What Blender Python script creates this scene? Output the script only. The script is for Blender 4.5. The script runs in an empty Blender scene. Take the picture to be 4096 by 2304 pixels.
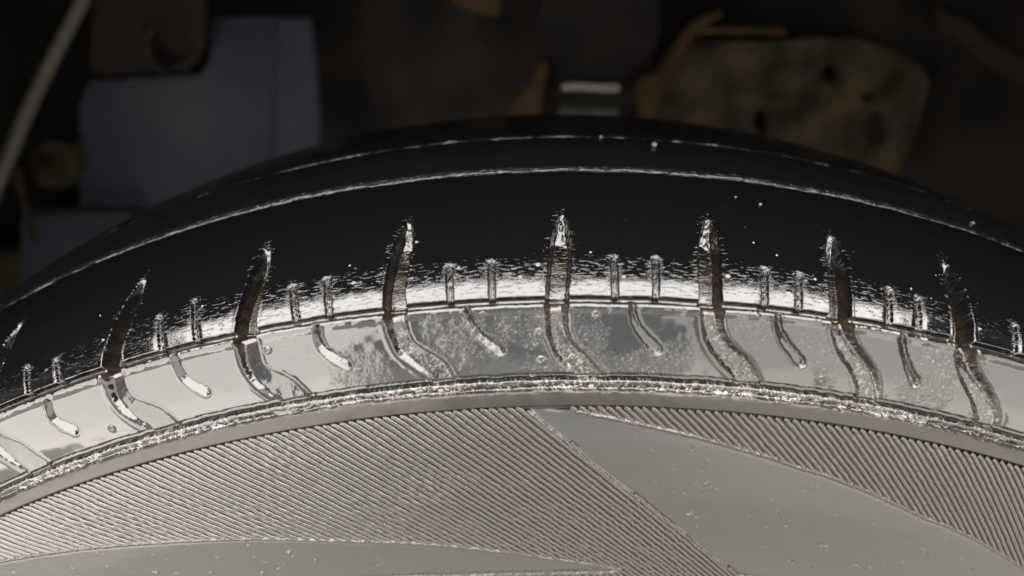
import bpy, bmesh, math, random
import numpy as np
from mathutils import Matrix, Vector
random.seed(4); rng = np.random.default_rng(4)
sc = bpy.context.scene
COL = sc.collection

# ------------------------------------------------------------------ camera
CP = np.array([-.0068, -.1036, .3754]); PITCH, YAW, ROLL, FOC = .4861, -.018, -.0251, .6118
_f = np.array([math.sin(YAW)*math.cos(PITCH), math.cos(YAW)*math.cos(PITCH), -math.sin(PITCH)])
_r = np.cross(_f, [0, 0, 1.]); _r /= np.linalg.norm(_r); _u = np.cross(_r, _f)
_c, _s = math.cos(ROLL), math.sin(ROLL)
CR, CU, CF = _c*_r+_s*_u, -_s*_r+_c*_u, _f
cam = bpy.data.cameras.new('camera'); co = bpy.data.objects.new('camera', cam); COL.objects.link(co)
co.matrix_world = Matrix(((CR[0], CU[0], -CF[0], CP[0]), (CR[1], CU[1], -CF[1], CP[1]), (CR[2], CU[2], -CF[2], CP[2]), (0, 0, 0, 1)))
cam.sensor_width = 36; cam.lens = FOC*36; cam.clip_start = .01; cam.clip_end = 50
cam.dof.use_dof = True; cam.dof.focus_distance = .142; cam.dof.aperture_fstop = 6.8
sc.camera = co
sc.view_settings.view_transform = 'Standard'; sc.view_settings.look = 'None'
sc.view_settings.exposure = 0; sc.view_settings.gamma = 1

# ------------------------------------------------------------------ light: unseen area lamps set in front of and above the wheel
w = bpy.data.worlds.new('World'); sc.world = w; w.use_nodes = True
w.node_tree.nodes['Background'].inputs[0].default_value = (.9, .95, 1, 1)
w.node_tree.nodes['Background'].inputs[1].default_value = .02
def area(name, loc, target, sx, sy, power, col):
    l = bpy.data.lights.new(name, 'AREA'); l.shape = 'RECTANGLE'; l.size = sx; l.size_y = sy; l.energy = power; l.color = col
    o = bpy.data.objects.new(name, l); COL.objects.link(o); o.location = loc
    o.rotation_euler = (Vector(target)-Vector(loc)).to_track_quat('-Z', 'Y').to_euler(); return o
area('left_front_lamp', (-1.37, -1.05, .40), (-1.37, 0, .40), 2.0, 1.45, 60, (1, .94, .885))
area('middle_gap_fill', (-.01, -1.05, .40), (-.01, 0, .40), .70, 1.45, 3.4, (.95, .97, 1))  # added weak fill; front light split here for a dark mirrored patch
area('right_front_lamp', (1.35, -1.05, .40), (1.35, 0, .40), 2.0, 1.45, 31, (1, .95, .885))
area('overhead_lamp', (0, -.72, 1.6), (0, -.72, 0), 3.4, 1.6, 185, (1, .95, .9))

# ------------------------------------------------------------------ helpers
def pxray(x, y):
    a = (x-2048)/(FOC*4096); b = -(y-1152)/(FOC*4096)
    return CR*a+CU*b+CF
def at(x, y, Y):                        # a point of the plane y = Y seen at that place of the photograph
    d = pxray(x, y); return CP+d*(Y-CP[1])/d[1]
def prop(o, label=None, cat=None, group=None, kind=None):
    for k, v in (('label', label), ('category', cat), ('group', group), ('kind', kind)):
        if v: o[k] = v
    return o
def link(name, me, mat, parent=None):
    o = bpy.data.objects.new(name, me); COL.objects.link(o)
    if mat and not me.materials: me.materials.append(mat)
    if parent: o.parent = parent; o.matrix_parent_inverse = Matrix.Translation(-parent.location)
    return o
def empty(name, loc):
    o = bpy.data.objects.new(name, None); COL.objects.link(o); o.location = loc; o.empty_display_size = .02; return o
def np_mesh(name, V, F, smooth=True):
    me = bpy.data.meshes.new(name); n = F.shape[1]
    me.vertices.add(len(V)); me.vertices.foreach_set('co', V.astype(np.float32).ravel())
    me.loops.add(F.size); me.loops.foreach_set('vertex_index', F.astype(np.int32).ravel())
    me.polygons.add(len(F)); me.polygons.foreach_set('loop_start', np.arange(0, F.size, n, dtype=np.int32))
    me.update(calc_edges=True)
    if smooth: me.polygons.foreach_set('use_smooth', np.ones(len(F), bool))
    return me
def vnoise(x, y, seed=0):               # smooth value noise, -1..1
    r = np.random.default_rng(seed).random((256, 256))*2-1
    xi = np.floor(x).astype(int); yi = np.floor(y).astype(int)
    fx = x-xi; fy = y-yi; fx = fx*fx*(3-2*fx); fy = fy*fy*(3-2*fy)
    a = r[xi & 255, yi & 255]; b = r[(xi+1) & 255, yi & 255]; c = r[xi & 255, (yi+1) & 255]; d = r[(xi+1) & 255, (yi+1) & 255]
    return (a*(1-fx)+b*fx)*(1-fy)+(c*(1-fx)+d*fx)*fy
def fbm(x, y, oct=4, seed=0):
    t = 0; a = 1; s = 0
    for k in range(oct): t = t+a*vnoise(x*2**k+17*k, y*2**k+31*k, seed+k); s += a; a *= .5
    return t/s
def sst(a, b, x):
    t = np.clip((x-a)/(b-a), 0, 1); return t*t*(3-2*t)
def gauss(x, w): return np.exp(-(x/w)**2)

# ------------------------------------------------------------------ materials
def mat(name):
    m = bpy.data.materials.new(name); m.use_nodes = True
    return m, m.node_tree.nodes, m.node_tree.links, m.node_tree.nodes['Principled BSDF']
def N(ns, t, **k):
    n = ns.new(t)
    for a, b in k.items():
        if a in ('op',): n.operation = b
        else: setattr(n, a, b)
    return n
def rubber(name, base, rough, wet=True, bump=1.0, spec=.5):
    """black rubber under a glossy film; uv is in millimetres; attributes dirt / scum / fleck steer mud, dried foam and ripples"""
    m, ns, ln, P = mat(name)
    uv = N(ns, 'ShaderNodeUVMap'); 
    def noise(sx, sy, scale, detail, dist=0, off=0):
        mp = N(ns, 'ShaderNodeMapping'); mp.inputs['Scale'].default_value = (sx, sy, 1); mp.inputs['Location'].default_value = (off, off, 0)
        ln.new(uv.outputs[0], mp.inputs[0])
        n = N(ns, 'ShaderNodeTexNoise'); n.inputs['Scale'].default_value = scale; n.inputs['Detail'].default_value = detail
        n.inputs['Distortion'].default_value = dist
        ln.new(mp.outputs[0], n.inputs['Vector']); return n.outputs['Fac']
    def att(n):
        a = N(ns, 'ShaderNodeAttribute'); a.attribute_name = n; return a.outputs['Fac']
    def math_(op, a, b, c=None):
        q = N(ns, 'ShaderNodeMath', op=op)
        for i, v in enumerate((a, b, c)):
            if v is None: continue
            if isinstance(v, (int, float)): q.inputs[i].default_value = v
            else: ln.new(v, q.inputs[i])
        return q.outputs[0]
    def ramp(v, a, b):
        r = N(ns, 'ShaderNodeMapRange'); r.inputs['From Min'].default_value = a; r.inputs['From Max'].default_value = b
        r.interpolation_type = 'SMOOTHSTEP'
        ln.new(v, r.inputs['Value']); return r.outputs[0]
    dirt, scum, fleck = att('dirt'), att('scum'), att('fleck')
    # colour: rubber -> brown mud in the grooves -> pale foam specks
    mix1 = N(ns, 'ShaderNodeMix', data_type='RGBA'); mix1.inputs['A'].default_value = (*base, 1); mix1.inputs['B'].default_value = (.020, .015, .008, 1)
    dn = ramp(noise(1, 1, .55, 6), .38, .62)
    ln.new(math_('MULTIPLY', dirt, math_('ADD', math_('MULTIPLY', dn, .75), .25)), mix1.inputs['Factor'])
    mix2 = N(ns, 'ShaderNodeMix', data_type='RGBA'); mix2.inputs['B'].default_value = (.22, .215, .19, 1)
    ln.new(mix1.outputs['Result'], mix2.inputs['A'])
    sn = ramp(noise(1, 1, 1.6, 6, 1.2, 9), .56, .66)
    ln.new(math_('MULTIPLY', scum, math_('MULTIPLY', sn, .38)), mix2.inputs['Factor'])
    foam = att('foam'); fn = ramp(noise(1, 1, .95, 5, 1.6, 44), .52, .60)
    foamf = math_('MULTIPLY', foam, fn)
    mix3 = N(ns, 'ShaderNodeMix', data_type='RGBA'); mix3.inputs['B'].default_value = (.42, .40, .36, 1)
    ln.new(mix2.outputs['Result'], mix3.inputs['A']); ln.new(foamf, mix3.inputs['Factor'])
    ln.new(mix3.outputs['Result'], P.inputs['Base Color'])
    # gloss
    rn = noise(1, 1, .25, 4, 0, 33)
    r = math_('ADD', rough, math_('MULTIPLY', math_('SUBTRACT', rn, .5), rough*.8))
    r = math_('ADD', r, math_('MULTIPLY', scum, .22))
    r = math_('ADD', r, math_('MULTIPLY', dirt, .12))
    ln.new(r, P.inputs['Roughness'])
    P.inputs['IOR'].default_value = 1.75; P.inputs['Specular IOR Level'].default_value = spec
    # relief: fine stipple, foam relief and drawn-out ripples
    st = math_('MULTIPLY', noise(1, 1, 2.6, 3, 0, 5), .012*bump)
    fo = math_('MULTIPLY', math_('MULTIPLY', noise(1, 1, .8, 7, .8, 3), .20), scum)
    fk = math_('MULTIPLY', math_('ADD', math_('MULTIPLY', ramp(noise(.5, 1.9, .95, 3, .5, 21), .54, .70), .46), math_('MULTIPLY', noise(.7, 2.4, 1.6, 4, .4, 61), .22)), fleck)
    h = math_('ADD', math_('ADD', math_('ADD', st, fo), fk), math_('MULTIPLY', foamf, .06))
    b = N(ns, 'ShaderNodeBump'); b.inputs['Strength'].default_value = 1; b.inputs['Distance'].default_value = .001
    ln.new(h, b.inputs['Height']); ln.new(b.outputs[0], P.inputs['Normal'])
    return m
M_BLOCK = rubber('wet_tread_rubber', (.0030, .0030, .0034), .05)
M_TREAD = rubber('dull_crown_rubber', (.004, .004, .004), .24, spec=.35)
M_PANEL = rubber('glossy_sidewall_rubber', (.008, .008, .008), .06, bump=.5)
M_RING = rubber('satin_ring_rubber', (.0125, .0105, .0065), .36, bump=1.6, spec=.28)
M_SMOOTH = rubber('smooth_panel_rubber', (.0150, .0150, .0143), .33, bump=1.2)
M_RIB = rubber('ribbed_rubber', (.021, .0185, .0155), .21, bump=7)

def paint(name, c, rough, metal=0, dirtc=None, scale=60, bump=.0004, spec=.5):
    m, ns, ln, P = mat(name)
    tc = N(ns, 'ShaderNodeTexCoord'); n = N(ns, 'ShaderNodeTexNoise'); n.inputs['Scale'].default_value = scale; n.inputs['Detail'].default_value = 8
    ln.new(tc.outputs['Object'], n.inputs['Vector'])
    r = N(ns, 'ShaderNodeValToRGB'); r.color_ramp.elements[0].position = .35; r.color_ramp.elements[1].position = .66
    r.color_ramp.elements[0].color = (*c, 1); r.color_ramp.elements[1].color = (*(dirtc or [v*1.3 for v in c]), 1)
    ln.new(n.outputs['Fac'], r.inputs[0]); ln.new(r.outputs[0], P.inputs['Base Color'])
    P.inputs['Roughness'].default_value = rough; P.inputs['Metallic'].default_value = metal; P.inputs['Specular IOR Level'].default_value = spec
    b = N(ns, 'ShaderNodeBump'); b.inputs['Distance'].default_value = bump; ln.new(n.outputs['Fac'], b.inputs['Height']); ln.new(b.outputs[0], P.inputs['Normal'])
    return m

# ------------------------------------------------------------------ tyre: base profile (y inboard, r radius) in mm
PROF = np.array([(166,270),(163,288),(154,304),(138,317),(118,326.4),(104,329.7),(94.3,330.9),(80,331.7),(68,331.8),(57,331),(45.8,329.3),(35,326.6),(25,323.4),(16,319.6),(10.5,316.6),(6.5,313.6),(4.6,308),(3.3,303),(2.6,297.6),(1.2,295),(-.1,293),(-1.6,285),(-3,270),(-3.2,255),(-2,240),(2,225),(8,212),(15,203)], float)
_seg = np.concatenate([[0], np.cumsum(np.hypot(*np.diff(PROF, axis=0).T))])
S_D = np.arange(0, _seg[-1], .1)
def _smooth(v, k=31):
    p = np.pad(v, k, mode='reflect', reflect_type='odd'); kk = np.hanning(2*k+1); kk /= kk.sum(); return np.convolve(p, kk, 'same')[k:-k]
Y_D = _smooth(np.interp(S_D, _seg, PROF[:, 0])); R_D = _smooth(np.interp(S_D, _seg, PROF[:, 1]))
_ty, _tr = np.gradient(Y_D, .1), np.gradient(R_D, .1); _l = np.hypot(_ty, _tr)
NY_D, NR_D = _tr/_l, -_ty/_l          # outward normal in the (y, r) half-plane
if NR_D[900] < 0: NY_D, NR_D = -NY_D, -NR_D
UR = 315.                             # u = theta * UR, millimetres round the tyre
def un(x, y):                         # place of the photograph -> (u, s) on the base surface
    d = pxray(x, y); o = CP*1000; t = np.linspace(60, 420, 5000); P = o+t[:, None]*d
    r = np.hypot(P[:, 0], P[:, 2]); Y = P[:, 1]
    i0 = np.clip(((Y[:, None]*0)).astype(int), 0, 0)
    # signed distance to the profile, piecewise
    best = None
    for i in range(len(PROF)-1):
        a, b = PROF[i], PROF[i+1]; n = (a[1]-b[1], b[0]-a[0])
        sd = (Y-a[0])*n[0]+(r-a[1])*n[1]
        for k in np.where(np.diff(np.sign(sd)))[0]:
            q = np.array([Y[k], r[k]]); ww = (q-a)@(b-a)/((b-a)@(b-a))
            if -.02 <= ww <= 1.02 and (best is None or k < best[0]):
                best = (k, math.atan2(P[k, 0], P[k, 2])*UR, _seg[i]+ww*(_seg[i+1]-_seg[i]))
    return (best[1], best[2]) if best else None
Q = 4096/2576
def poly(pts, q=Q):
    o = [un(a*q, b*q) for a, b in pts]; return np.array([v for v in o if v])
S1, S2, S3, S4, S5 = _seg[8], _seg[10], _seg[15], _seg[18], _seg[20]

# main transverse grooves (2576-px places of the photograph) and half widths
GR = [
 [(62,800),(20,860),(-15,930),(-40,990),(-48,1040),(-40,1085),(-5,1120),(50,1150),(95,1180)],
 [(372,683),(338,750),(303,825),(278,890),(279,930),(287,970),(305,1012),(345,1042),(392,1058),(428,1090)],
 [(680,603),(660,660),(638,730),(618,790),(616,840),(622,885),(634,930),(668,962),(715,982),(745,1012)],
 [(1035,543),(1018,600),(1003,660),(992,720),(991,780),(1000,835),(1020,880),(1062,908),(1102,930),(1118,965)],
 [(1415,525),(1412,600),(1407,680),(1402,740),(1399,800),(1405,852),(1428,893),(1462,920),(1490,950)],
 [(1780,533),(1785,600),(1787,680),(1788,740),(1790,800),(1800,855),(1832,897),(1866,925),(1886,965)],
 [(2088,573),(2103,640),(2112,700),(2116,760),(2115,815),(2128,868),(2160,912),(2184,955),(2186,1002)],
 [(2368,635),(2393,690),(2413,750),(2424,800),(2424,850),(2428,905),(2448,955),(2475,1000),(2490,1062)],
 [(2620,725),(2655,790),(2685,850),(2705,910),(2715,960),(2735,1010),(2765,1060),(2790,1120)]]
SIP = [[(68,925),(72,990)],[(142,905),(150,965)],[(401,800),(405,880)],[(488,758),(492,858)],[(735,725),(742,800)],[(822,706),(826,792)],
 [(1130,675),(1132,757)],[(1236,665),(1238,752)],[(1545,650),(1549,745)],[(1650,655),(1652,748)],[(1924,682),(1926,772)],[(2010,695),(2013,780)],
 [(2236,732),(2240,812)],[(2308,752),(2314,826)],[(2552,818),(2556,884)],[(-90,985),(-80,1070)]]
CUR = [[(120,1012),(126,1045),(150,1068),(185,1083)],[(440,897),(450,935),(475,965),(515,985)],[(796,825),(800,865),(830,895),(870,917)],
 [(1174,782),(1190,820),(1220,855),(1257,882)],[(1590,770),(1594,810),(1622,850),(1655,880)],[(1956,797),(1961,837),(1990,880),(2016,912)],
 [(2268,848),(2275,890),(2288,930),(2304,962)],[(-190,1110),(-175,1150),(-150,1175),(-115,1190)]]
GRP = [poly(g) for g in GR]; SIPP = [poly(g) for g in SIP]; CURP = [poly(g) for g in CUR]
def dens(P, k=6):                     # rounder polyline
    for _ in range(2):
        a = P[:-1]*.75+P[1:]*.25; b = P[:-1]*.25+P[1:]*.75
        P = np.vstack([P[:1], np.stack([a, b], 1).reshape(-1, 2), P[-1:]])
    return P
GRP = [dens(g) for g in GRP]; CURP = [dens(g) for g in CURP]

# grid
TH = math.radians(33)
U = np.linspace(-TH*UR, TH*UR, 1560)
def rows(a, b, st): return list(np.arange(a, b-st*.4, st))
SS = np.array(rows(_seg[3], S1-6, 2.)+rows(S1-6, S1-2, .6)+rows(S1-2, S1+3, .28)+rows(S1+3, S2-3, 1.0)+rows(S2-3, S2+3, .26)
              +rows(S2+3, S2+8, .6)+rows(S2+8, S3-14, .30)+rows(S3-14, S5+1.2, .2))
UU, SG = np.meshgrid(U, SS)           # rows = s
def pdist(P, mx):                     # distance to a polyline and running length along it, only near it
    D = np.full(UU.shape, 99.); T = np.zeros(UU.shape); SD = np.zeros(UU.shape)
    c0, c1 = np.searchsorted(U, [P[:, 0].min()-mx, P[:, 0].max()+mx]); r0, r1 = np.searchsorted(SS, [P[:, 1].min()-mx, P[:, 1].max()+mx])
    if c1-c0 < 2 or r1-r0 < 2: return None
    sl = (slice(r0, r1), slice(c0, c1)); x, y = UU[sl], SG[sl]
    d = np.full(x.shape, 99.); t = np.zeros(x.shape); sd = np.zeros(x.shape); acc = 0
    for a, b in zip(P[:-1], P[1:]):
        v = b-a; L = math.hypot(*v)
        k = np.clip(((x-a[0])*v[0]+(y-a[1])*v[1])/(L*L), 0, 1)
        dx, dy = x-a[0]-k*v[0], y-a[1]-k*v[1]; q = np.hypot(dx, dy); m = q < d
        d = np.where(m, q, d); t = np.where(m, acc+k*L, t); sd = np.where(m, np.sign(dx*v[1]-dy*v[0])*q, sd); acc += L
    return sl, d, t, acc, sd
H = np.zeros(UU.shape); DIRT = np.zeros(UU.shape); SCUM = np.zeros(UU.shape); FLECK = np.zeros(UU.shape); FOAM = np.zeros(UU.shape)
PART = np.zeros(UU.shape, int)        # which part a vertex belongs to
wob = .16*fbm(U/7, U*0+3, 3, 5)+.10*fbm(U/1.6, U*0+9, 3, 8)
s2, s3, s4 = S2+wob[None]*2.2, S3+wob[None]*.9, S4+.2*fbm(U/2.2, U*0+40, 4, 11)[None]+wob[None]*.3
up = sst(S3-1, S3-4, SG)
# pillow and slow waves of the film
H += (.085+.11*gauss(UU+10, 55)*sst(S3, S3+2, SG))*fbm(UU/9, SG/6, 3, 21)*sst(S2, S2+10, SG)
# ragged upper limit of the ripple zone, stronger ripples over the shoulder
FLECK += .05*sst(S3-8, S3-5, SG)*sst(S3-.5, S3-2, SG)+.018*sst(S2+6, S3-14, SG)*sst(S3-.5, S3-3, SG)+.035*gauss(SG-(S3-8), 2.4)+.02*sst(S3-13, S3-9, SG)*sst(S3-3, S3-5, SG)
# circumferential cuts L1 and L2: narrow cut with a chamfer on the far side that looks at the lamps
ubr = un(1118*Q, 357*Q)[0]
for sc_, dep, ch, am in ((s2, 1.6, 1.9, 1.), (S1+wob[None]*1.5, 1.2, 1.4, .75)):
    d = SG-sc_                       # >0 towards the camera
    H += -dep*sst(1.0, .35, np.abs(d-.5))
    gap = 1-(gauss(UU-ubr, 5) if am < 1 else 0)
    H += -.75*am*gap*sst(-ch, -.2, d)*sst(.35, -.1, d)
    brk = fbm(UU/5, SG*0+sc_*0+dep, 4, 71)
    H += .55*np.clip(brk, -.7, .9)*gauss(d+.8, 1.3)
    FLECK += .16*gauss(d+.6, 1.0)
# step line L3: cut above, bead below
wl = 1+.35*sst(-20, -90, UU)
d = SG-s3
H += -1.25*sst(.85, .40, np.abs(d+.80))+.46*gauss(d-.75, .85*wl)*(1+.5*fbm(UU/3, SG*0+5, 3, 61))-.08*gauss(d-2.3, .35)
DIRT += .8*gauss(d+.75, .6)
FLECK += .04*gauss(d, 1.2)
# line L4: cut above, bead, ragged foam under it, ring
d = SG-s4
H += -1.2*sst(.80, .35, np.abs(d+.85))+.50*gauss(d-.35, .80)*(1+.35*fbm(UU/2.5, SG*0+8, 3, 62))
drip = np.clip(fbm(UU/2.1, SG/.9, 3, 31)+.18, 0, .5)+.28*np.clip(fbm(UU/1.1, SG/.9, 2, 33)-.15, 0, .6)
H += (.95*drip-.35)*gauss(d-1.75, .65)*(.45+.55*sst(-105, -45, UU))
FOAM += .65*gauss(d-1.25, .7)*sst(-.3, .25, fbm(UU/6, SG*0+2, 3, 57)+.35*sst(-90, -40, UU)*sst(95, 40, UU)+.05)+.30*gauss(d-.1, .35)
SCUM += .3*gauss(d-1.35, .7)*sst(-.25, .35, fbm(UU/14, SG*0, 3, 55)+.25*sst(-60, -10, UU)); DIRT += .6*gauss(d+.8, .5)
H += -.50*sst(S5-.05, S5+.3, SG)
ring = sst(S4+1.6, S4+2.4, SG)*sst(S5+.15, S5-.15, SG)
H += .62*ring+.1*ring*np.cos((SG-(S4+S5)/2)/1.1)
# short cuts above L3
for i, P in enumerate(SIPP):
    r = pdist(P, 3)
    if not r: continue
    sl, d, t, L, sd = r; x = SG[sl]
    d = d+.12*fbm(UU[sl]/1.2, x/1.2, 3, 80+i)
    H[sl] += -.95*sst(.80, .35, d)+.60*gauss(d, .26)-.12*gauss(d-.9, .35)
    FLECK[sl] += .30*sst(2.0, .6, d)*sst(S3-3.5, S3-6.0, x); DIRT[sl] += .5*sst(.8, .4, d)*(x > S3-4)
# curved cuts below L3
for i, P in enumerate(CURP):
    r = pdist(P, 3)
    if not r: continue
    sl, d, t, L, sd = r; x = SG[sl]; q = t/L
    d = np.abs(sd+.26*fbm(UU[sl]/1.3, x/1.3, 3, 95+i)); d = np.maximum(d, np.where((q <= 0) | (q >= 1), r[1], 0))
    ww = .62+.38*q
    tl = .50 if P[0, 0] < -15 else .26
    H[sl] += -1.15*sst(ww+.35, ww-.10, d)*(.50+tl*np.clip(sd/ww, -1, 1))-.12*sst(ww+.35, ww-.1, d)+.1*gauss(d-ww-.3, .3)
    DIRT[sl] += .7*gauss(d-ww, .3)
# main grooves
for i, P in enumerate(GRP):
    r = pdist(P, 6)
    if not r: continue
    sl, d, t, L, sd = r; x = SG[sl]; q = t/L
    ws = .30+1.6*sst(.0, .26, q)+.15*sst(.5, .7, q)+(.35 if i not in (0, 1, 2) else 1.0)*sst(.72, .92, q)
    jag = .22*fbm(UU[sl]/1.5, x/1.3, 4, 120+i)
    dd = d+jag
    lowz = sst(S3-3, S3+2.5, x)
    dep = (.1+.9*q/.12*(q < .12)+.9*(q >= .12)+3.0*sst(0.03, .2, q+.02*fbm(UU[sl], x*.7, 2, 700+i)))*(1-lowz)+.22*fbm(UU[sl]/.7, x/.9, 3, 730+i)*sst(.25, .05, q)+lowz*(3.1-2.1*np.clip((x-S3-1)/(S4-S3-2), 0, 1)-.3*sst(.85, 1, q))
    wallw = .45+.30*lowz
    # endings at L4 fade out
    g = (sst(ws+wallw, ws-.15, dd)*(1-lowz)+lowz*sst(ws+.55, ws-.9, dd)*(.78+(.30 if i < 4 else .12)*np.clip(sd/ws, -1, 1)))*sst(S4+.3, S4-.6, x)
    keep = 1-sst(ws+.6, ws-.4, dd)*sst(S3-2, S3-1, x)*sst(S4, S4-1.3, x)
    H[sl] = H[sl]*keep-dep*g
    H[sl] += .10*gauss(dd-ws-wallw-.25, .35)*(x < S4)-.10*sst(ws+2.2, ws+.4, dd)*(1-lowz)
    H[sl] += g*lowz*(.05*fbm(UU[sl]/.9, x/.9, 3, 140+i)+.20*fbm(UU[sl]/3, x/3, 2, 160+i))
    FOAM[sl] += g*lowz*(.22 if i > 2 else .05)*sst(S3-1, S3+3, x)
    FLECK[sl] += .30*sst(ws+2.3, ws+.2, d)*(.45+.55*sst(.5, -1.5, sd))*sst(.05, .55, fbm(UU[sl]/2.2, x/.9, 3, 200+i)+.35)*sst(S3-2.0, S3-5, x)*sst(0, .03, q)
    FLECK[sl] += .06*g*(1-lowz)
    DIRT[sl] += g*(.9*(1-lowz)*sst(.12, .4, q)+.55*gauss(x-S3, 3.5)+.12)+.8*lowz*gauss(dd-ws-.2, .45)
    SCUM[sl] += g*lowz*(.35 if i in (3, 4, 5, 6, 7) else .02)
# dried foam patches on the lower blocks
for (a, b, ra, rb, k) in [(1150,870,130,70,.9),(1370,850,40,80,.6),(1480,830,55,60,.9),(1560,920,120,40,.8),(1400,935,120,30,.8),(1690,900,60,50,.7),(900,930,90,45,.8),
        (1310,820,60,50,.8),(1900,830,70,50,.45),(2060,880,50,60,.5),(2330,960,80,70,.9),(2390,900,40,70,.7),(2080,950,30,25,.9),(2510,860,30,40,.5),(760,880,60,40,.25),(370,1000,1,1,.1)]:
    c = un(a*Q, b*Q); e = un((a+ra)*Q, b*Q); f_ = un(a*Q, (b+rb)*Q)
    if not (c and e and f_): continue
    du, ds = abs(e[0]-c[0])+.5, abs(f_[1]-c[1])+.5
    k_ = ((UU-c[0])/du)**2+((SG-c[1])/ds)**2+.9*fbm(UU/3.2, SG/3.2, 4, int(a))
    SCUM += k*sst(1.5, .1, k_)*sst(S3+.8, S3+1.4, SG)*sst(S4-.6, S4-1.4, SG)
SCUM = np.clip(SCUM, 0, 1)
H += SCUM*.035*fbm(UU/1.3, SG/.9, 3, 300)
# little bubbles sitting in the film
for a, b, rr in [(673,882,9),(282,1078,9),(1362,905,10),(1355,835,8),(1440,905,7),(2065,955,11),(1500,790,8),(1905,795,6),(1950,1010,6),(905,930,5),(1340,948,5),(2065,800,5),(1215,790,6)]:
    c = un(a*Q, b*Q); rr = rr/12.5
    d = np.hypot(UU-c[0], SG-c[1]); H += .30*gauss(d-rr*.75, rr*.3)+.14*gauss(d, rr*.35)
# small dry grit-like pimples over the upper shoulder
for k in range(150):
    a = (random.uniform(-150, 150), random.uniform(S2+4, S3-5)); d2 = (UU-a[0])
    c0, c1 = np.searchsorted(U, [a[0]-2, a[0]+2]); r0, r1 = np.searchsorted(SS, [a[1]-2, a[1]+2])
    sl = (slice(r0, r1), slice(c0, c1)); H[sl] += random.choice((.12, .18, .3))*gauss(np.hypot(UU[sl]-a[0], SG[sl]-a[1]), random.uniform(.25, .45))
DIRT = np.clip(DIRT, 0, 1); FLECK = np.clip(FLECK, 0, 1)

def surf(u, s, h):
    th = u/UR; y = np.interp(s, S_D, Y_D)+h*np.interp(s, S_D, NY_D); r = np.interp(s, S_D, R_D)+h*np.interp(s, S_D, NR_D)
    return np.stack([r*np.sin(th), y, r*np.cos(th)], -1)/1000
def grid_normals(V):
    du = np.gradient(V, axis=1); dv = np.gradient(V, axis=0); n = np.cross(du, dv); n /= np.linalg.norm(n, axis=-1, keepdims=True)
    m = n[n.shape[0]//2, n.shape[1]//2]
    if m @ np.array([0, -.5, 1]) < 0: n = -n
    return n

tyre = prop(empty('tyre', (0, .09, -.3315)), 'glossy wet black tyre with grooved shoulder blocks and a finely ribbed sidewall', 'tyre')
def cut(V, Nn, A, quads_mask, name, m, uu, ss):
    """one part: the chosen cells of a grid as a mesh of its own, keeping the common normals so no seam shows"""
    R, C = V.shape[:2]; idx = np.arange(R*C).reshape(R, C)
    f = np.stack([idx[:-1, :-1], idx[:-1, 1:], idx[1:, 1:], idx[1:, :-1]], -1)[quads_mask]
    if len(f) == 0: return None
    used, inv = np.unique(f, return_inverse=True); F = inv.reshape(-1, 4)
    v = V.reshape(-1, 3)[used]; n = Nn.reshape(-1, 3)[used]
    a, b, c = V[R//2, C//2], V[R//2, C//2+1], V[R//2+1, C//2+1]
    if np.cross(b-a, c-a) @ Nn[R//2, C//2] < 0: F = F[:, ::-1]
    me = np_mesh(name, v, F)
    uv = me.uv_layers.new(name='UVMap'); fl = F.ravel()
    uv.data.foreach_set('uv', np.stack([uu.ravel()[used][fl], ss.ravel()[used][fl]], 1).astype(np.float32).ravel())
    for k, arr in A.items():
        at_ = me.attributes.new(k, 'FLOAT', 'POINT'); at_.data.foreach_set('value', arr.ravel()[used].astype(np.float32))
    me.normals_split_custom_set_from_vertices(n.astype(np.float32))
    return link(name, me, m, tyre)

V = surf(UU, SG, H); NN = grid_normals(V)
A = {'dirt': DIRT, 'scum': SCUM, 'fleck': FLECK, 'foam': np.clip(FOAM, 0, 1)}
uc = (UU[:-1, :-1]+UU[1:, 1:])/2; scn = (SG[:-1, :-1]+SG[1:, 1:])/2
# cell classes
cls = np.zeros(uc.shape, int)
s2c, s3c, s4c = [(q[:, :-1]+q[:, 1:])/2 for q in (s2, s3, s4)]
band = np.where(scn < S1, 1, np.where(scn < s2c-0, 2, np.where(scn < s3c-.2, 3, np.where(scn < s3c+1.7, 4, np.where(scn < s4c-.5, 5, np.where(scn < s4c+.5, 6, np.where(scn < S4+1.9, 8, 7)))))))
# groove centre u at each s, for telling blocks apart
cent = []
for P in GRP:
    o = np.argsort(P[:, 1]); s_ = P[o, 1]; u_ = P[o, 0]
    cent.append(np.interp(scn[:, 0], s_, u_, left=u_[0], right=u_[-1]))
cent = np.array(cent)
blk = (uc[None] > cent[:, :, None]).sum(0)
gmask = np.zeros(uc.shape, int); smask = np.zeros(uc.shape, int)
def cellmask(P, wd, mask, val, lim):
    r = pdist(P, 5)
    if not r: return
    sl, d, t, L, sd = r
    s0 = slice(sl[0].start, min(sl[0].stop, mask.shape[0])); s1 = slice(sl[1].start, min(sl[1].stop, mask.shape[1]))
    dd = d[:s0.stop-s0.start, :s1.stop-s1.start]; xx = scn[s0, s1]
    mm = (dd < wd) & (xx < lim); sub = mask[s0, s1]; sub[mm] = val; mask[s0, s1] = sub
for i, P in enumerate(GRP): cellmask(P, 2.4, gmask, i+1, S4-.9)
for i, P in enumerate(SIPP): cellmask(P, .85, smask, i+1, S3-.6)
for i, P in enumerate(CURP): cellmask(P, .95, smask, 100+i, S4)
free = (gmask == 0) & (smask == 0)
cut(V, NN, A, free & (band == 1), 'tread_rib', M_TREAD, UU, SG)
cut(V, NN, A, free & (band == 2), 'tread_rib', M_TREAD, UU, SG)
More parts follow.
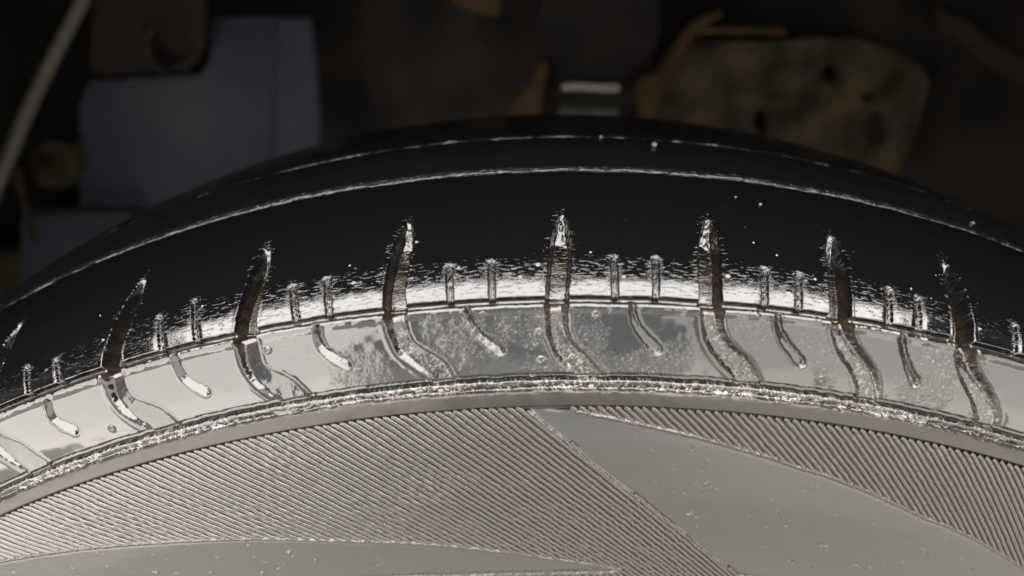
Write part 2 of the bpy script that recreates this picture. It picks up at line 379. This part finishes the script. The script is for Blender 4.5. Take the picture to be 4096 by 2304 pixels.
for b in range(len(GRP)+1):
    cut(V, NN, A, free & (band == 3) & (blk == b), 'shoulder_block', M_BLOCK, UU, SG)
    cut(V, NN, A, free & (band == 4) & (blk == b), 'step_bead', M_PANEL, UU, SG)
    cut(V, NN, A, free & (band == 5) & (blk == b), 'lower_block', M_PANEL, UU, SG)
for i in range(len(GRP)): cut(V, NN, A, gmask == i+1, 'groove', M_BLOCK, UU, SG)
for i in list(range(1, len(SIPP)+1))+list(range(100, 100+len(CURP))):
    cut(V, NN, A, (smask == i) & (gmask == 0), 'short_sipe' if i < 100 else 'curved_sipe', M_BLOCK if i < 100 else M_PANEL, UU, SG)
cut(V, NN, A, free & (band == 6), 'foot_bead', M_PANEL, UU, SG)
cut(V, NN, A, free & (band == 8), 'wet_rim', M_PANEL, UU, SG)
cut(V, NN, A, free & (band == 7), 'sidewall_ring', M_RING, UU, SG)

# ------------------------------------------------------------------ sidewall below the ring
PAN_R = [(2105,1630),(2153,1626),(2250,1640),(2375,1668),(2400,1672),(2529,1699),(2678,1731),(2845,1772),(2971,1807),(3096,1842),(3200,1880),(3296,1906),(3463,1969),(3696,2077),(3796,2112),(3980,2206),(4096,2281),(4400,2480),(4400,2800),(3360,2800),(2957,2304),(2800,2191),(2743,2133),(2673,2090),(2572,2005),(2483,1939),(2355,1843),(2310,1795),(2237,1739),(2143,1663)]
PAN_L = [(2479,2284),(2188,2238),(1800,2191),(1684,2182),(1320,2170),(1009,2162),(620,2178),(303,2205),(0,2251),(-400,2350),(-700,2450),(-700,2600),(0,2520),(800,2400),(1300,2330),(1860,2303),(2150,2295),(2400,2290)]
PAN_R, PAN_L = poly(PAN_R, 1), poly(PAN_L, 1)
U2 = np.linspace(-TH*UR, TH*UR, 1330); SS2 = np.array(rows(S5+1.0, S5+62, .26)+rows(S5+62, _seg[-1]-1, 1.5))
UV2, SV2 = np.meshgrid(U2, SS2)
def inpoly(P, x, y):
    c = np.zeros(x.shape, bool)
    for (x1, y1), (x2, y2) in zip(P, np.roll(P, -1, 0)):
        if y1 == y2: continue
        k = ((y1 > y) != (y2 > y)) & (x < (x2-x1)*(y-y1)/(y2-y1)+x1); c ^= k
    return c
def edist(P, x, y):
    d = np.full(x.shape, 99.)
    for a, b in zip(P, np.roll(P, -1, 0)):
        v = b-a; k = np.clip(((x-a[0])*v[0]+(y-a[1])*v[1])/(v@v+1e-9), 0, 1); d = np.minimum(d, np.hypot(x-a[0]-k*v[0], y-a[1]-k*v[1]))
    return d
jx = UV2+.14*fbm(UV2/1.1, SV2/1.1, 3, 401); jy = SV2+.14*fbm(UV2/1.1, SV2/1.1, 3, 402)
inR, inL = inpoly(PAN_R, UV2, SV2), inpoly(PAN_L, UV2, SV2)
dE = np.minimum(edist(PAN_R, jx, jy), edist(PAN_L, jx, jy)); sd = np.where(inR | inL, -dE, dE)   # >0 in the ribbed field
H2 = -.25+0*UV2
H2 += .02*fbm(UV2/14, SV2/14, 2, 410)
bead = gauss(sd-.45, .42)
H2 += .62*bead*(.75+.5*fbm(UV2/1.6, SV2/1.6, 3, 411))-.12*gauss(sd+.35, .3)
H2 += np.where(sd > .6, -.12, 0)+.12*sst(.9, .2, sd)*(sd > .6)
DI2 = .55*sst(.4, 1.2, sd)+.25*gauss(sd+.8, 1.2)*sst(0, .4, fbm(UV2/5, SV2/5, 3, 412)+.1); SC2 = .5*bead; FL2 = .12*bead
H2 = H2-.22*sst(S5+1.9, S5+1.1, SV2)
# nicks, pimples and scratches on the smooth panels
def mark(px, py, ln_, ang, h, wd, q=1):
    c = un(px*q, py*q)
    if not c: return
    c0, c1 = np.searchsorted(U2, [c[0]-4, c[0]+4]); r0, r1 = np.searchsorted(SS2, [c[1]-4, c[1]+4]); sl = (slice(r0, r1), slice(c0, c1))
    x, y = UV2[sl]-c[0], SV2[sl]-c[1]; ca, sa = math.cos(ang), math.sin(ang)
    xx, yy = x*ca+y*sa, -x*sa+y*ca+.25*np.sin(x*2.3+px)
    H2[sl] += h*np.exp(-(xx/ln_)**2-(yy/wd)**2)
    DI2[sl] += .7*(h < 0)*np.exp(-(xx/ln_)**2-(yy/wd)**2)
for m_ in [(2775,1800,.4,.3,-.35,.3),(2830,1852,.5,.3,.3,.3),(2814,1881,.3,1,-.3,.3),(2783,1930,.3,0,-.3,.25),(2826,1934,.45,0,.45,.35),(2744,1968,.5,.4,-.3,.25),(2815,1978,.5,0,-.3,.3),(2860,1965,.9,.2,.2,.2),
        (2760,2063,.8,0,.5,.5),(2785,2072,.35,.5,-.5,.3),(2795,2100,.7,1.2,-.3,.3),(3000,2060,.5,.9,-.4,.25),(3068,2108,.6,.9,-.35,.25),(3120,2070,.9,.9,-.3,.2),(3148,2105,1.2,.9,-.3,.2),(3105,2050,.5,.2,.25,.2),
        (3290,2180,.8,.2,-.35,.3),(3310,2190,.5,1,.5,.35),(3170,2250,1.6,.15,-.4,.22),(3260,2278,1.7,.0,-.4,.22),(3430,2258,.8,.6,-.35,.25),(3480,2275,.7,.6,.3,.25),(3600,2258,.9,-.3,.3,.25),(3690,2210,.6,.2,.4,.3),
        (3710,2225,.8,.7,-.3,.22),(3885,2285,.3,0,-.4,.3),(2615,1935,.5,0,.15,.3),(2690,1980,.4,0,.2,.3),(3350,2060,.3,0,-.2,.2),(2630,1800,.3,0,-.2,.2),(3000,2250,.4,0,.25,.2),(3050,2195,1.5,-.2,.15,.2),
        (1155,2213,.6,0,.55,.4),(1160,2222,.6,0,-.3,.2),(1105,2272,.6,.6,-.45,.3),(1060,2255,.8,.5,.25,.25),(985,2178,.5,-.4,-.3,.22),(1020,2236,.6,0,.2,.2),(1330,2268,.9,.5,-.2,.2),(1505,2232,.3,0,-.4,.3),(1480,2258,1.0,.2,.25,.22),(1500,2260,1.1,.4,-.3,.2),
        (1265,2248,.4,0,.3,.3),(870,2235,.6,0,.2,.2),(700,2295,.6,0,-.2,.2),(845,2296,.5,0,.3,.25),(50,2285,.9,0,-.2,.4),(620,2293,.9,0,.3,.25),(1050,2300,.6,0,.45,.4)]: mark(*m_)
for k in range(130):
    mark(random.uniform(2300, 4096), random.uniform(1750, 2304), random.uniform(.15, .5), random.uniform(0, 3), random.choice((-.12, .1, .14, -.08)), .2)
for k in range(60):
    mark(random.uniform(0, 2300), random.uniform(2190, 2304), random.uniform(.15, .5), random.uniform(0, 3), random.choice((-.12, .1, .14)), .2)
DI2 = np.clip(DI2, 0, 1)
V2 = surf(UV2, SV2, H2); N2 = grid_normals(V2)
m = N2[N2.shape[0]//2, N2.shape[1]//2]
if m[1] > 0: N2 = -N2
A2 = {'dirt': DI2, 'scum': SC2, 'fleck': FL2}
c2 = lambda a: (a[:-1, :-1]+a[1:, 1:])/2
sdc, iR, iL = c2(sd), inR[:-1, :-1], inL[:-1, :-1]
cut(V2, N2, A2, iR & (sdc < 0), 'smooth_panel', M_SMOOTH, UV2, SV2)
cut(V2, N2, A2, iL & (sdc < 0), 'smooth_panel', M_SMOOTH, UV2, SV2)
fieldm = ~((iR | iL) & (sdc < 0))
near = c2(edist(PAN_R, UV2, SV2)) < c2(edist(PAN_L, UV2, SV2))
cut(V2, N2, A2, fieldm & (sdc < 1.0) & near, 'border_bead', M_RIB, UV2, SV2)
cut(V2, N2, A2, fieldm & (sdc < 1.0) & ~near, 'border_bead', M_RIB, UV2, SV2)
cut(V2, N2, A2, fieldm & (sdc >= 1.0), 'sidewall', M_RING, UV2, SV2)

# the fine ribs, one mesh each
OFF = np.array([-.60, -.47, -.20, .12, .42, .56]); HT = np.array([-.34, .05, .19, .21, .08, -.34])
def rib_run(pts, seed):
    pts = np.array(pts); n = len(pts)
    if n < 4: return
    t = np.gradient(pts, axis=0); t /= np.linalg.norm(t, axis=1, keepdims=True); nn = np.stack([-t[:, 1], t[:, 0]], 1)
    wv = fbm(pts[:, 0]/2.2, pts[:, 1]/2.2, 3, 500); hv = fbm(pts[:, 0]/1.1+seed*.37, pts[:, 1]/1.1, 3, 520)
    # where the mould pattern is worn the ribs break up into beads
    worn = sst(-.25, .5, fbm(pts[:, 0]/16, pts[:, 1]/9, 3, 540)+.55*sst(6, 26, pts[:, 1]-S5)*sst(-115, -60, pts[:, 0])*sst(70, 25, pts[:, 0]))
    end = np.minimum(np.arange(n), np.arange(n)[::-1]); end = sst(-1.2, 1.6, end)
    amp = (1+.45*hv)*(1-.25*worn)+worn*.75*np.sin(pts[:, 0]*2.0+pts[:, 1]*.6+4*wv+2.2*vnoise(pts[:, 0]/2, pts[:, 1]/2, 77))*.8
    lat = .13*wv+.18*worn*hv
    W = pts[:, None]+nn[:, None]*(OFF[None, :, None]+lat[:, None, None])
    hh = np.where(HT[None] > 0, HT[None]*(amp*(.35+.65*end))[:, None], HT[None])-.12
    Vv = surf(W[..., 0], W[..., 1], hh)
    R_, C_ = Vv.shape[:2]; idx = np.arange(R_*C_).reshape(R_, C_)
    F = np.stack([idx[:-1, :-1], idx[:-1, 1:], idx[1:, 1:], idx[1:, :-1]], -1).reshape(-1, 4)
    v = Vv.reshape(-1, 3); k = len(F)//2
    a, b, c = v[F[k, 0]], v[F[k, 1]], v[F[k, 2]]
    if np.cross(b-a, c-a)[1] > 0: F = F[:, ::-1]
    me = np_mesh('rib', v, F); uv = me.uv_layers.new(name='UVMap')
    uv.data.foreach_set('uv', W.reshape(-1, 2)[F.ravel()].astype(np.float32).ravel())
    for nm, val in (('dirt', .12+.25*(HT < 0)[None]+0*hh), ('scum', .12*worn[:, None]+0*hh), ('fleck', .02+0*hh)):
        at_ = me.attributes.new(nm, 'FLOAT', 'POINT'); at_.data.foreach_set('value', val.astype(np.float32).ravel())
    link('rib', me, M_RIB, tyre); return True
th = -math.radians(62); nr = 0; step = .55
r_of_s = lambda s: np.interp(s, S_D, R_D); s_of_r = lambda r: np.interp(-r, -R_D[S_D > S5-3], S_D[S_D > S5-3])
while th < TH:
    t_, r_ = th, float(r_of_s(S5+.55)); pts = []
    for k in range(190):
        s_ = float(s_of_r(r_)); pts.append((t_*UR, s_))
        a = math.radians(42.7-.28*math.degrees(t_)) if t_ > -.6 else math.radians(52)
        if k == 0: a = math.radians(15)
        elif k == 1: a *= .75
        t_ += step*math.cos(a)/r_; r_ -= step*math.sin(a)
        if r_ < 226: break
    pts = np.array(pts)
    ok = (np.abs(pts[:, 0]) < TH*UR) & ~inpoly(PAN_R, pts[:, 0], pts[:, 1]) & ~inpoly(PAN_L, pts[:, 0], pts[:, 1])
    run = []
    for p_, o_ in zip(pts, ok):
        if o_: run.append(p_)
        else:
            if len(run) > 3: nr += bool(rib_run(run, nr))
            run = []
    if len(run) > 3: nr += bool(rib_run(run, nr))
    th += math.radians(.368)*(1+.04*math.sin(nr*1.7))
print('ribs', nr)

# the rest of the tyre round the wheel, coarse, and its inner side
pr = np.vstack([[(150, 203), (158, 215), (166, 232), (168, 255)], PROF])
def ring_mesh(P, t0, t1, n):
    T = np.linspace(t0, t1, n); a = np.stack([P[None, :, 1]*np.sin(T)[:, None], P[None, :, 0]+0*T[:, None], P[None, :, 1]*np.cos(T)[:, None]], -1)/1000
    idx = np.arange(a.shape[0]*a.shape[1]).reshape(a.shape[:2]); F = np.stack([idx[:-1, :-1], idx[:-1, 1:], idx[1:, 1:], idx[1:, :-1]], -1).reshape(-1, 4)
    return np_mesh('carcass', a.reshape(-1, 3), F)
link('carcass', ring_mesh(pr, TH-.0005, 2*math.pi-TH+.0005, 220), M_RING, tyre)
link('inner_shoulder', ring_mesh(pr[:8], -TH, TH, 60), M_RING, tyre)

# ------------------------------------------------------------------ grit on the tread
M_GRIT = paint('pale_grit', (.13, .115, .07), .7, scale=900)
def stone(x, y, r, label):
    c = un(x*Q, y*Q); p0 = surf(np.array(c[0]), np.array(c[1]), np.array(r*.6)); bm = bmesh.new()
    bmesh.ops.create_icosphere(bm, subdivisions=2, radius=r/1000)
    for v in bm.verts: v.co = Vector((v.co.x*random.uniform(.8, 1.1), v.co.y*random.uniform(.9, 1.2), v.co.z*.75))
    me = bpy.data.meshes.new('grit'); bm.to_mesh(me); bm.free(); o = link('grit_fleck', me, M_GRIT); o.location = p0
    prop(o, label, 'grit', 'pale flecks of grit on the tread')
stone(1645, 368, .85, 'largest pale yellow fleck of grit, lying on the tread between the two upper lines')
stone(1512, 347, .55, 'small pale fleck of grit sitting right on the thin uppermost tread line')
stone(1912, 516, .42, 'tiny tan fleck of grit on the black shoulder right of the fifth groove tip')
stone(2445, 563, .5, 'small brownish fleck of grit above the thick tread line near the right edge')
stone(1850, 497, .3, 'very tiny orange fleck of grit below the thick tread line, above a groove tip')

# ------------------------------------------------------------------ ground under the wheel
M_GND = paint('dusty_concrete', (.34, .33, .30), .8, scale=6, bump=.002)
bm = bmesh.new()
bmesh.ops.create_grid(bm, x_segments=40, y_segments=40, size=6)
for v in bm.verts: v.co.z = -.3325+.0015*math.sin(v.co.x*7+v.co.y*3)*(abs(v.co.x)+abs(v.co.y) > .8)
me = bpy.data.meshes.new('ground'); bm.to_mesh(me); bm.free(); prop(link('ground', me, M_GND), kind='structure')

# ------------------------------------------------------------------ wheel arch and body over the tyre (seen in the film as the black half)
M_LINER = paint('black_arch_plastic', (.003, .003, .003), .9, scale=40, spec=.05)
M_BODY = paint('dark_body_paint', (.02, .021, .024), .25, scale=3, bump=0)
arch = prop(empty('wheel_arch', (0, .2, .40)), 'black wheel arch with its liner curving over the tyre', 'wheel arch')
def strip(Ylist, name, m, parent, n=64, full=math.radians(112)):
    T = np.linspace(-full, full, n); P = np.array(Ylist)
    a = np.stack([P[None, :, 1]*np.sin(T)[:, None], P[None, :, 0]+0*T[:, None], P[None, :, 1]*np.cos(T)[:, None]], -1)/1000
    idx = np.arange(a.shape[0]*a.shape[1]).reshape(a.shape[:2]); F = np.stack([idx[:-1, :-1], idx[:-1, 1:], idx[1:, 1:], idx[1:, :-1]], -1).reshape(-1, 4)
    return link(name, np_mesh(name, a.reshape(-1, 3), F), m, parent)
strip([(16, 398), (14, 393), (18, 390), (30, 392), (60, 400), (120, 470), (200, 600), (420, 640), (420, 655), (190, 615), (110, 485), (16, 412)], 'liner', M_LINER, arch)
strip([(22, 404), (13, 402), (10, 408), (14, 430), (30, 520), (60, 640), (90, 760)], 'body_panel', M_BODY, arch)

# ------------------------------------------------------------------ dark things behind the tyre
def plate(name, pts, Y, thick, m, holes=(), parent=None, curve=0, q=1):
    """a sheet cut to its outline at its own distance, with real thickness; holes are (x, y, rx, ry)"""
    bm = bmesh.new(); loops = [[at(a*q, b*q, Y) for a, b in pts]]
    for hx, hy, rx, ry in holes:
        loops.append([at(hx+rx*math.cos(k*math.tau/20), hy+ry*math.sin(k*math.tau/20), Y) for k in range(20)])
    es = []
    for L in loops:
        vs = [bm.verts.new(Vector(v)) for v in L]
        es += [bm.edges.new((vs[i], vs[(i+1) % len(vs)])) for i in range(len(vs))]
    bmesh.ops.triangle_fill(bm, edges=es, use_beauty=True)
    g = bmesh.ops.extrude_face_region(bm, geom=bm.faces[:])
    bmesh.ops.translate(bm, verts=[v for v in g['geom'] if isinstance(v, bmesh.types.BMVert)], vec=(0, thick, 0))
    bmesh.ops.recalc_face_normals(bm, faces=bm.faces[:])
    bv = [e for e in bm.edges if e.is_manifold and e.calc_face_angle(0) > .8]
    bmesh.ops.bevel(bm, geom=bv, offset=min(.0012, thick*.3), segments=2, affect='EDGES')
    me = bpy.data.meshes.new(name); bm.to_mesh(me); bm.free()
    return link(name, me, m, parent)
def tube(name, pts, rad, m, parent=None, ns=14):
    P = [Vector(at(a, b, Y)) for a, b, Y in pts]
    for _ in range(2):
        n_ = [P[0]]
        for a, b in zip(P[:-1], P[1:]): n_ += [a*.75+b*.25, a*.25+b*.75]
        P = n_+[P[-1]]
    rr = rad if hasattr(rad, '__len__') else [rad, rad]
    V_, F_ = [], []
    for i, p_ in enumerate(P):
        t = (P[min(i+1, len(P)-1)]-P[max(i-1, 0)]).normalized(); a = t.cross(Vector((0, 1, .1))).normalized(); b = t.cross(a)
        k = i/(len(P)-1); r = rr[0]*(1-k)+rr[1]*k
        if i in (0, len(P)-1): r *= .7
        for j in range(ns):
            an = j*math.tau/ns; V_.append(p_+(a*math.cos(an)+b*math.sin(an))*r)
    n = len(P)
    for i in range(n-1):
        for j in range(ns): F_.append((i*ns+j, i*ns+(j+1) % ns, (i+1)*ns+(j+1) % ns, (i+1)*ns+j))
    F_.append(tuple(range(ns))); F_.append(tuple(range((n-1)*ns, n*ns))[::-1])
    me = bpy.data.meshes.new(name); me.from_pydata(V_, [], F_); me.update()
    for f in me.polygons: f.use_smooth = True
    return link(name, me, m, parent)
M_DARK = paint('dark_steel', (.014, .012, .011), .8, scale=18, spec=.15, dirtc=(.034, .029, .025))  # plain very dark brown grey with a lighter mottle
M_BLUE = paint('dusty_grey_plastic', (.034, .038, .060), .8, scale=8, spec=.2, dirtc=(.080, .084, .104))
M_RUST = paint('rusty_steel', (.022, .016, .011), .8, scale=45, dirtc=(.045, .030, .018), bump=.001, spec=.2)
M_RUST2 = paint('orange_rust', (.040, .026, .011), .8, scale=60, dirtc=(.08, .052, .024), bump=.001, spec=.2)
M_OLIVE = paint('dried_mud_steel', (.018, .015, .009), .85, scale=38, dirtc=(.075, .060, .036), bump=.002, spec=.15)
M_HOSE = paint('grey_hose_rubber', (.12, .115, .09), .6, scale=50)
M_STEEL = paint('grimy_steel', (.05, .048, .045), .5, metal=0, scale=70, dirtc=(.10, .095, .085))
M_CHROME = paint('bright_steel', (.3, .29, .28), .4, metal=1, scale=50, dirtc=(.3, .27, .23))

prop(plate('inner_arch_wall', [(-2600,-1500),(6600,-1500),(6600,2100),(-2600,2100)], .43, .006, M_DARK), 'dark inner wall of the wheel arch far behind the tyre', 'arch wall')
sh = empty('splash_shield', at(800, 900, .36)); prop(sh, 'dusty blue grey splash shield with a notched top, behind the tyre at left', 'shield')
plate('shield_sheet', [(360,322),(800,300),(838,235),(842,70),(1130,62),(1150,95),(1150,900),(600,1150),(318,1150),(312,420)], .36, .004, M_BLUE, parent=sh)
plate('raised_strip', [(1110,75),(1240,70),(1262,250),(1278,480),(1260,900),(1090,900),(1100,500)], .352, .010, M_BLUE, parent=sh)
plate('lower_lip', [(80,870),(318,845),(620,850),(620,1200),(80,1200)], .353, .008, M_BLUE, parent=sh)
br = empty('rusty_bracket', at(600, 290, .335)); prop(br, 'dull rusty bracket with a round dark hole, at the top left', 'bracket')
plate('bracket_plate', [(355,-160),(825,-160),(815,180),(790,245),(735,285),(560,290),(430,300),(360,290)], .335, .007, M_RUST, holes=[(684,175,78,80)], parent=br)
plate('hole_disc', [(684+92*math.cos(k*.314), 175+96*math.sin(k*.314)) for k in range(20)], .345, .02, M_DARK, parent=br)  # dark disc added behind the opening so the hole reads black
tube('hole_rim', [(684+100*math.cos(a), 178+104*math.sin(a), .334) for a in np.linspace(1.6, 4.2, 12)], .0028, M_RUST, parent=br)
hs = tube('grey_hose', [(420,-260,.30),(345,-20,.30),(232,190,.30),(110,440,.30),(40,620,.30),(-40,800,.30),(-90,1000,.3)], (.0034, .0046), M_HOSE)
prop(hs, 'pale grey hose running down diagonally at the top left corner', 'hose')
tb = tube('thin_hose', [(60,660,.31),(90,780,.31),(122,900,.31),(140,968,.31)], (.0032, .0022), M_RUST); prop(tb, 'thin brown hose end hanging below the pale diagonal hose', 'hose')
tb = tube('steel_rod', [(95,838,.34),(280,842,.34),(520,846,.34)], .0028, M_RUST); prop(tb, 'faint horizontal rod low at the left behind the tyre', 'rod')
ms = plate('mud_clump', [(120,590),(190,560),(290,575),(305,700),(262,760),(165,750),(122,690)], .345, .012, M_OLIVE); prop(ms, 'dim muddy lug between the pale hose and the grey shield', 'lug')
lf = plate('frame_flange', [(-700,1000),(-100,1010),(180,985),(420,900),(700,1400),(-700,1700)], .37, .01, M_OLIVE); prop(lf, 'brown muddy flange at the left edge just above the tyre', 'flange')
ru = plate('rust_flake_plate', [(1790,-120),(2010,-120),(2000,70),(1930,58),(1850,30),(1800,5)], .34, .006, M_RUST2); prop(ru, 'small orange rusty tab at the top edge near the middle', 'tab')
# the joint in the middle: dark body between two rusty ears, with a bright pin
jt = empty('suspension_joint', at(2360, 520, .30)); prop(jt, 'dark suspension joint with a shiny steel pin between two rusty ears', 'joint')
plate('joint_body', [(2210,-150),(2640,-150),(2650,120),(2590,270),(2560,520),(2180,520),(2170,300),(2120,150)], .31, .03, M_DARK, parent=jt)
plate('ear', [(2160,235),(2200,262),(2178,330),(2160,480),(2050,480),(2035,420),(2085,370),(2120,330)], .293, .012, M_RUST2, parent=jt)
plate('ear', [(2538,350),(2560,310),(2650,285),(2680,310),(2640,400),(2600,520),(2560,520),(2552,420)], .293, .012, M_RUST2, parent=jt)
tube('pin', [(2245,345,.283),(2300,338,.283),(2400,345,.283),(2480,345,.283)], (.0034, .0040), M_CHROME, parent=jt)
tube('lower_sleeve', [(2235,445,.286),(2350,450,.286),(2470,448,.286)], .0052, M_STEEL, parent=jt)
ln_ = tube('brake_line', [(2650,300,.31),(2700,215,.31),(2760,120,.31),(2800,85,.31),(2890,50,.31)], (.0062, .0022), M_RUST2); prop(ln_, 'rusty bent pipe rising to the right beside the joint', 'pipe')
rd = tube('rust_rod', [(2770,122,.315),(2950,120,.315),(3140,126,.315)], .0022, M_RUST2); prop(rd, 'thin straight rusty rod lying level above the muddy plate', 'rod')
prop(plate('muddy_plate', [(2660,200),(2760,160),(3100,165),(3250,150),(3420,150),(3600,215),(3700,270),(3722,330),(3690,470),(3650,570),(3590,740),(3560,900),(2600,900),(2600,420)], .34, .012, M_OLIVE,
     holes=[(3328,294,38,36),(3511,517,56,66),(3050,490,34,52),(3475,390,24,20)]), 'brown muddy steel plate with dark round holes at the upper right', 'plate')
prop(plate('control_arm', [(3740,30),(3860,70),(3960,150),(4200,300),(4200,420),(3960,260),(3850,170),(3750,110)], .37, .015, M_RUST), 'dim rusty arm slanting down at the far upper right', 'arm')
